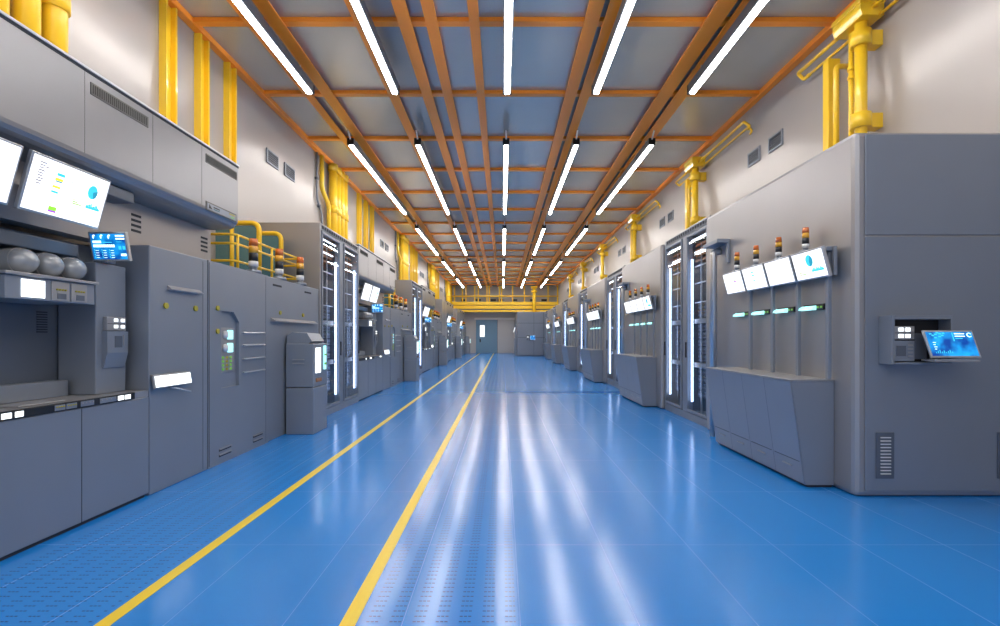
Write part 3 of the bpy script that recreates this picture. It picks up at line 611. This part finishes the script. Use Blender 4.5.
t.part('pipe', MB().tube('yellow', bend([(5.18, 7.76, 3.67), (5.18, 7.76, 5.8), (WR-.001, 7.76, 5.8)], .07, 5), .042, 14))
for a, nm in ((9.54, 'nearer'), (10.38, 'farther')):
    wall_vent(-1, WR, a, a+.5, 5.28, 5.58, nm+' small dark vent high on right wall, '+B, 'small vents on the right wall', R)
RB = ('in nearest right bay', 'in second right bay', 'in third right bay', 'in fourth right bay', 'in fifth right bay', 'in farthest right bay')
for o in list(R):
    tmpl = o['label']
    for k in range(1, 6): dup(o, (0, PR*k, 0), tmpl.replace(B, RB[k]))
    o['label'] = tmpl.replace(B, RB[0])

# ------------------------------------------------------------------ near end face of the first enclosure
t = T('access_panel', 'wide blue-grey access panel on near end of first right enclosure', 'panel', (4.4, 4.99, 0))
t.part('lower_panel', MB().box('cab', 3.62, WR-.03, 4.985, 4.999, .06, 2.60, .004)); t.part('upper_panel', MB().box('cab', 3.62, WR-.03, 4.985, 4.999, 2.62, 3.62, .004))
louver(t, 3.72, 3.90, 4.985, .19, .65); louver(t, 4.93, 5.11, 4.985, .19, .65)
def control_box(t, X, Y, Z, s=1):
    x0, x1, y0, z0, z1 = X, X+.59, Y-.17, Z, Z+.475
    b = MB().box('cab', x0, x0+.03, y0, Y, z0, z1, .004).box('cab', x1-.02, x1, y0, Y, z0, z1, .004).box('cab', x0+.03, x1-.02, y0, Y, z1-.04, z1, .004).box('cab', x0+.03, x1-.02, y0, Y, z0, z0+.02, .004).box('black', x0+.03, x1-.02, Y-.03, Y, z0+.02, z1-.04)
    t.part('housing', b)
    b = t.part('button_panel', MB().box('cabl', x0+.04, x0+.235, y0+.02, y0+.05, z0+.24, z0+.37, .004).box('gap', x0+.045, x0+.23, y0+.018, y0+.021, z0+.302, z0+.307))
    for i in (0, 1):
        for j in (0, 1): t.part('lit_button', MB().box('lit', x0+.08+.065*i, x0+.125+.065*i, y0+.013, y0+.02, z0+.257+.062*j, z0+.293+.062*j), under=b)
    c = t.part('keypad', MB().box('cab', x0+.04, x0+.235, y0+.02, y0+.05, z0+.03, z0+.23, .004).box('cabd', x0+.06, x0+.15, y0+.016, y0+.02, z0+.08, z0+.18))
    for j in range(4):
        t.part('key', MB().box('cabl', x0+.17, x0+.215, y0+.014, y0+.02, z0+.07+.035*j, z0+.09+.035*j), under=c)
    t.part('cable_box', MB().box('cabd', x0+.26, x0+.38, y0+.05, y0+.12, z0+.05, z0+.3, .006))
t = T('control_box', 'open wall control box with lit buttons on access panel', 'control box', (4.0, 4.9, 1.33))
control_box(t, 3.75, 4.984, 1.335)
t = monitor('fold_out_screen', 'blue fold-out screen with map beside lit buttons in control box', (4.2, 4.75, 1.4), (4.035, 4.70, 1.405), (.455, -.02, 0), (-.045, .05, .26), 'map', None, None, .02)
t.part('hinge', MB().box('cabd', 4.1, 4.14, 4.72, 4.80, 1.38, 1.55)); 
t = T('keyboard_tray', 'thin grey keyboard tray below blue fold-out screen', 'tray', (4.2, 4.7, 1.36))
t.part('tray', MB().prism('cabl', [(4.03, 4.81), (4.45, 4.81), (4.36, 4.56), (3.95, 4.56)][::-1], 'z', 1.372, 1.388)); t.part('keys', MB().box('cab', 4.06, 4.36, 4.62, 4.69, 1.388, 1.393))

# ------------------------------------------------------------------ far end
t = T('equipment_enclosure', 'grey enclosure blocking far right end with small blue screen', 'enclosure', (3.2, 45, 0))
t.part('body', MB().box('cab', 1.22, WR-.01, 41.75, FAR-.02, 0, 3.70, .04))
b = MB()
for xx in (2.62, 3.42): b.box('gap', xx, xx+.02, 41.742, 41.75, .1, 3.65)
b.box('gap', 1.3, 3.55, 41.742, 41.75, 1.55, 1.57).box('gap', 1.3, 3.55, 41.742, 41.75, 2.75, 2.77).box('gap', 1.3, 3.55, 41.742, 41.75, .06, .09)
t.part('seam', b)
t = T('control_box', 'control box on far grey enclosure', 'control box', (2.2, 41.7, 1.33)); control_box(t, 1.98, 41.74, 1.30)
t = monitor('fold_out_screen', 'bright blue screen on far grey enclosure', (2.5, 41.5, 1.4), (2.28, 41.5, 1.36), (.45, 0, 0), (-.0, .05, .38), 'map', None, None, .03)
t = T('terminal_kiosk', 'slim grey kiosk in front of grey door at far end', 'kiosk', (1.07, 43, 0))
t.part('body', MB().box('cab', .98, 1.20, 41.9, 42.6, 0, 1.5, .01)); t.part('cap', MB().box('cab', 1.04, 1.20, 42.0, 42.5, 1.5, 2.6, .01)); t.part('screen', MB().obox('scr', (1.0, 42.25, 2.2), (.02, 0, 0), (0, .3, 0), (.06, 0, .2)))
# doors (structure)
Yd = FAR
db = MB().box('door', -2.60, -.51, Yd-.10, Yd-.04, .01, 3.27, .01)
d1 = struct('door_1', db, (-1.55, Yd, 0))
def sub(parent, name, mb): ob = mb.build(name, None, tuple(parent.location)); ob.location = (0, 0, 0); ob.parent = parent; return ob
sub(d1, 'window_pane', MB().box('scr', -2.20, -1.75, Yd-.115, Yd-.101, 1.62, 2.75, .006)); sub(d1, 'handle', MB().box('black', -2.24, -2.12, Yd-.14, Yd-.101, 1.1, 1.4, .01))
d2 = struct('door_2', MB().box('farwall', -.48, 1.2, Yd-.09, Yd-.04, .01, 3.27, .01), (.4, Yd, 0))
trim(MB().box('white', -2.75, 1.45, Yd-.14, Yd-.001, 3.30, 3.50, .01), (0, Yd, 3.3))
trim(MB().box('gap', -.51, -.48, Yd-.08, Yd-.04, 0, 3.29), (-.5, Yd, 0))
# gantry
t = T('overhead_gantry', 'yellow girder gantry with guard rail crossing far wall', 'gantry', (0, 48, 4.0))
t.part('upper_girder', MB().box('yellow', WL+.01, WR-.01, 47.7, 47.9, 4.66, 4.96, .02).box('brown', WL+.01, WR-.01, 47.72, 47.9, 4.61, 4.66))
t.part('middle_girder', MB().box('yellow', WL+.01, WR-.01, 47.7, 47.9, 4.30, 4.60, .02).box('vent', WL+.01, WR-.01, 47.74, 47.9, 4.18, 4.30))
t.part('lower_girder', MB().box('yellow', WL+.01, WR-.01, 47.6, 47.8, 3.98, 4.17, .02))
t.part('guard_rail', MB().tube('yellow', [(WL+.01, 47.75, 5.5), (WR-.01, 47.75, 5.5)], .07, 10))
for px in (454.6, 462.5, 466, 474.8, 478.3, 487, 489.4, 499.4, 501.7, 512.6, 524.4, 548, 557.5):
    xx = (px-502.4)*48/500; t.part('upright', MB().box('yellow', xx-.06, xx+.06, 47.92, 48.02, 4.9, 6.52))
VN = ('leftmost', 'second from left', 'third from left', 'middle', 'third from right', 'second from right', 'rightmost')
for i, xx in enumerate((-3.8, -2.4, -.9, -.2, 1.2, 3.0, 4.1)):
    t = T('wall_vent', VN[i]+' of seven small dark vents behind yellow guard rail on far wall', 'vent', (xx, FAR, 5.2), 'dark vents on the far wall')
    t.part('frame', MB().box('cabd', xx-.28, xx+.28, FAR-.03, FAR-.001, 5.1, 5.34)); t.part('slat', MB().box('black', xx-.24, xx+.24, FAR-.034, FAR-.03, 5.13, 5.31))
t = T('pipe_column', 'thick yellow pipe with collars in front of far gantry', 'pipe', (3.0, 47.2, 4.0))
t.part('pipe', MB().cyl('yellow', (3.0, 47.3, 3.71), (3.0, 47.3, 6.2), .15, 16)); t.part('collar', MB().cyl('yellow', (3.0, 47.3, 5.8), (3.0, 47.3, 6.0), .26, 16)); t.part('head_box', MB().box('yellow', 2.7, 3.3, 47.1, 47.5, 6.2, 6.4, .02)); t.part('base', MB().box('yellow', 2.6, 3.4, 47.05, 47.5, 3.71, 3.97, .02))
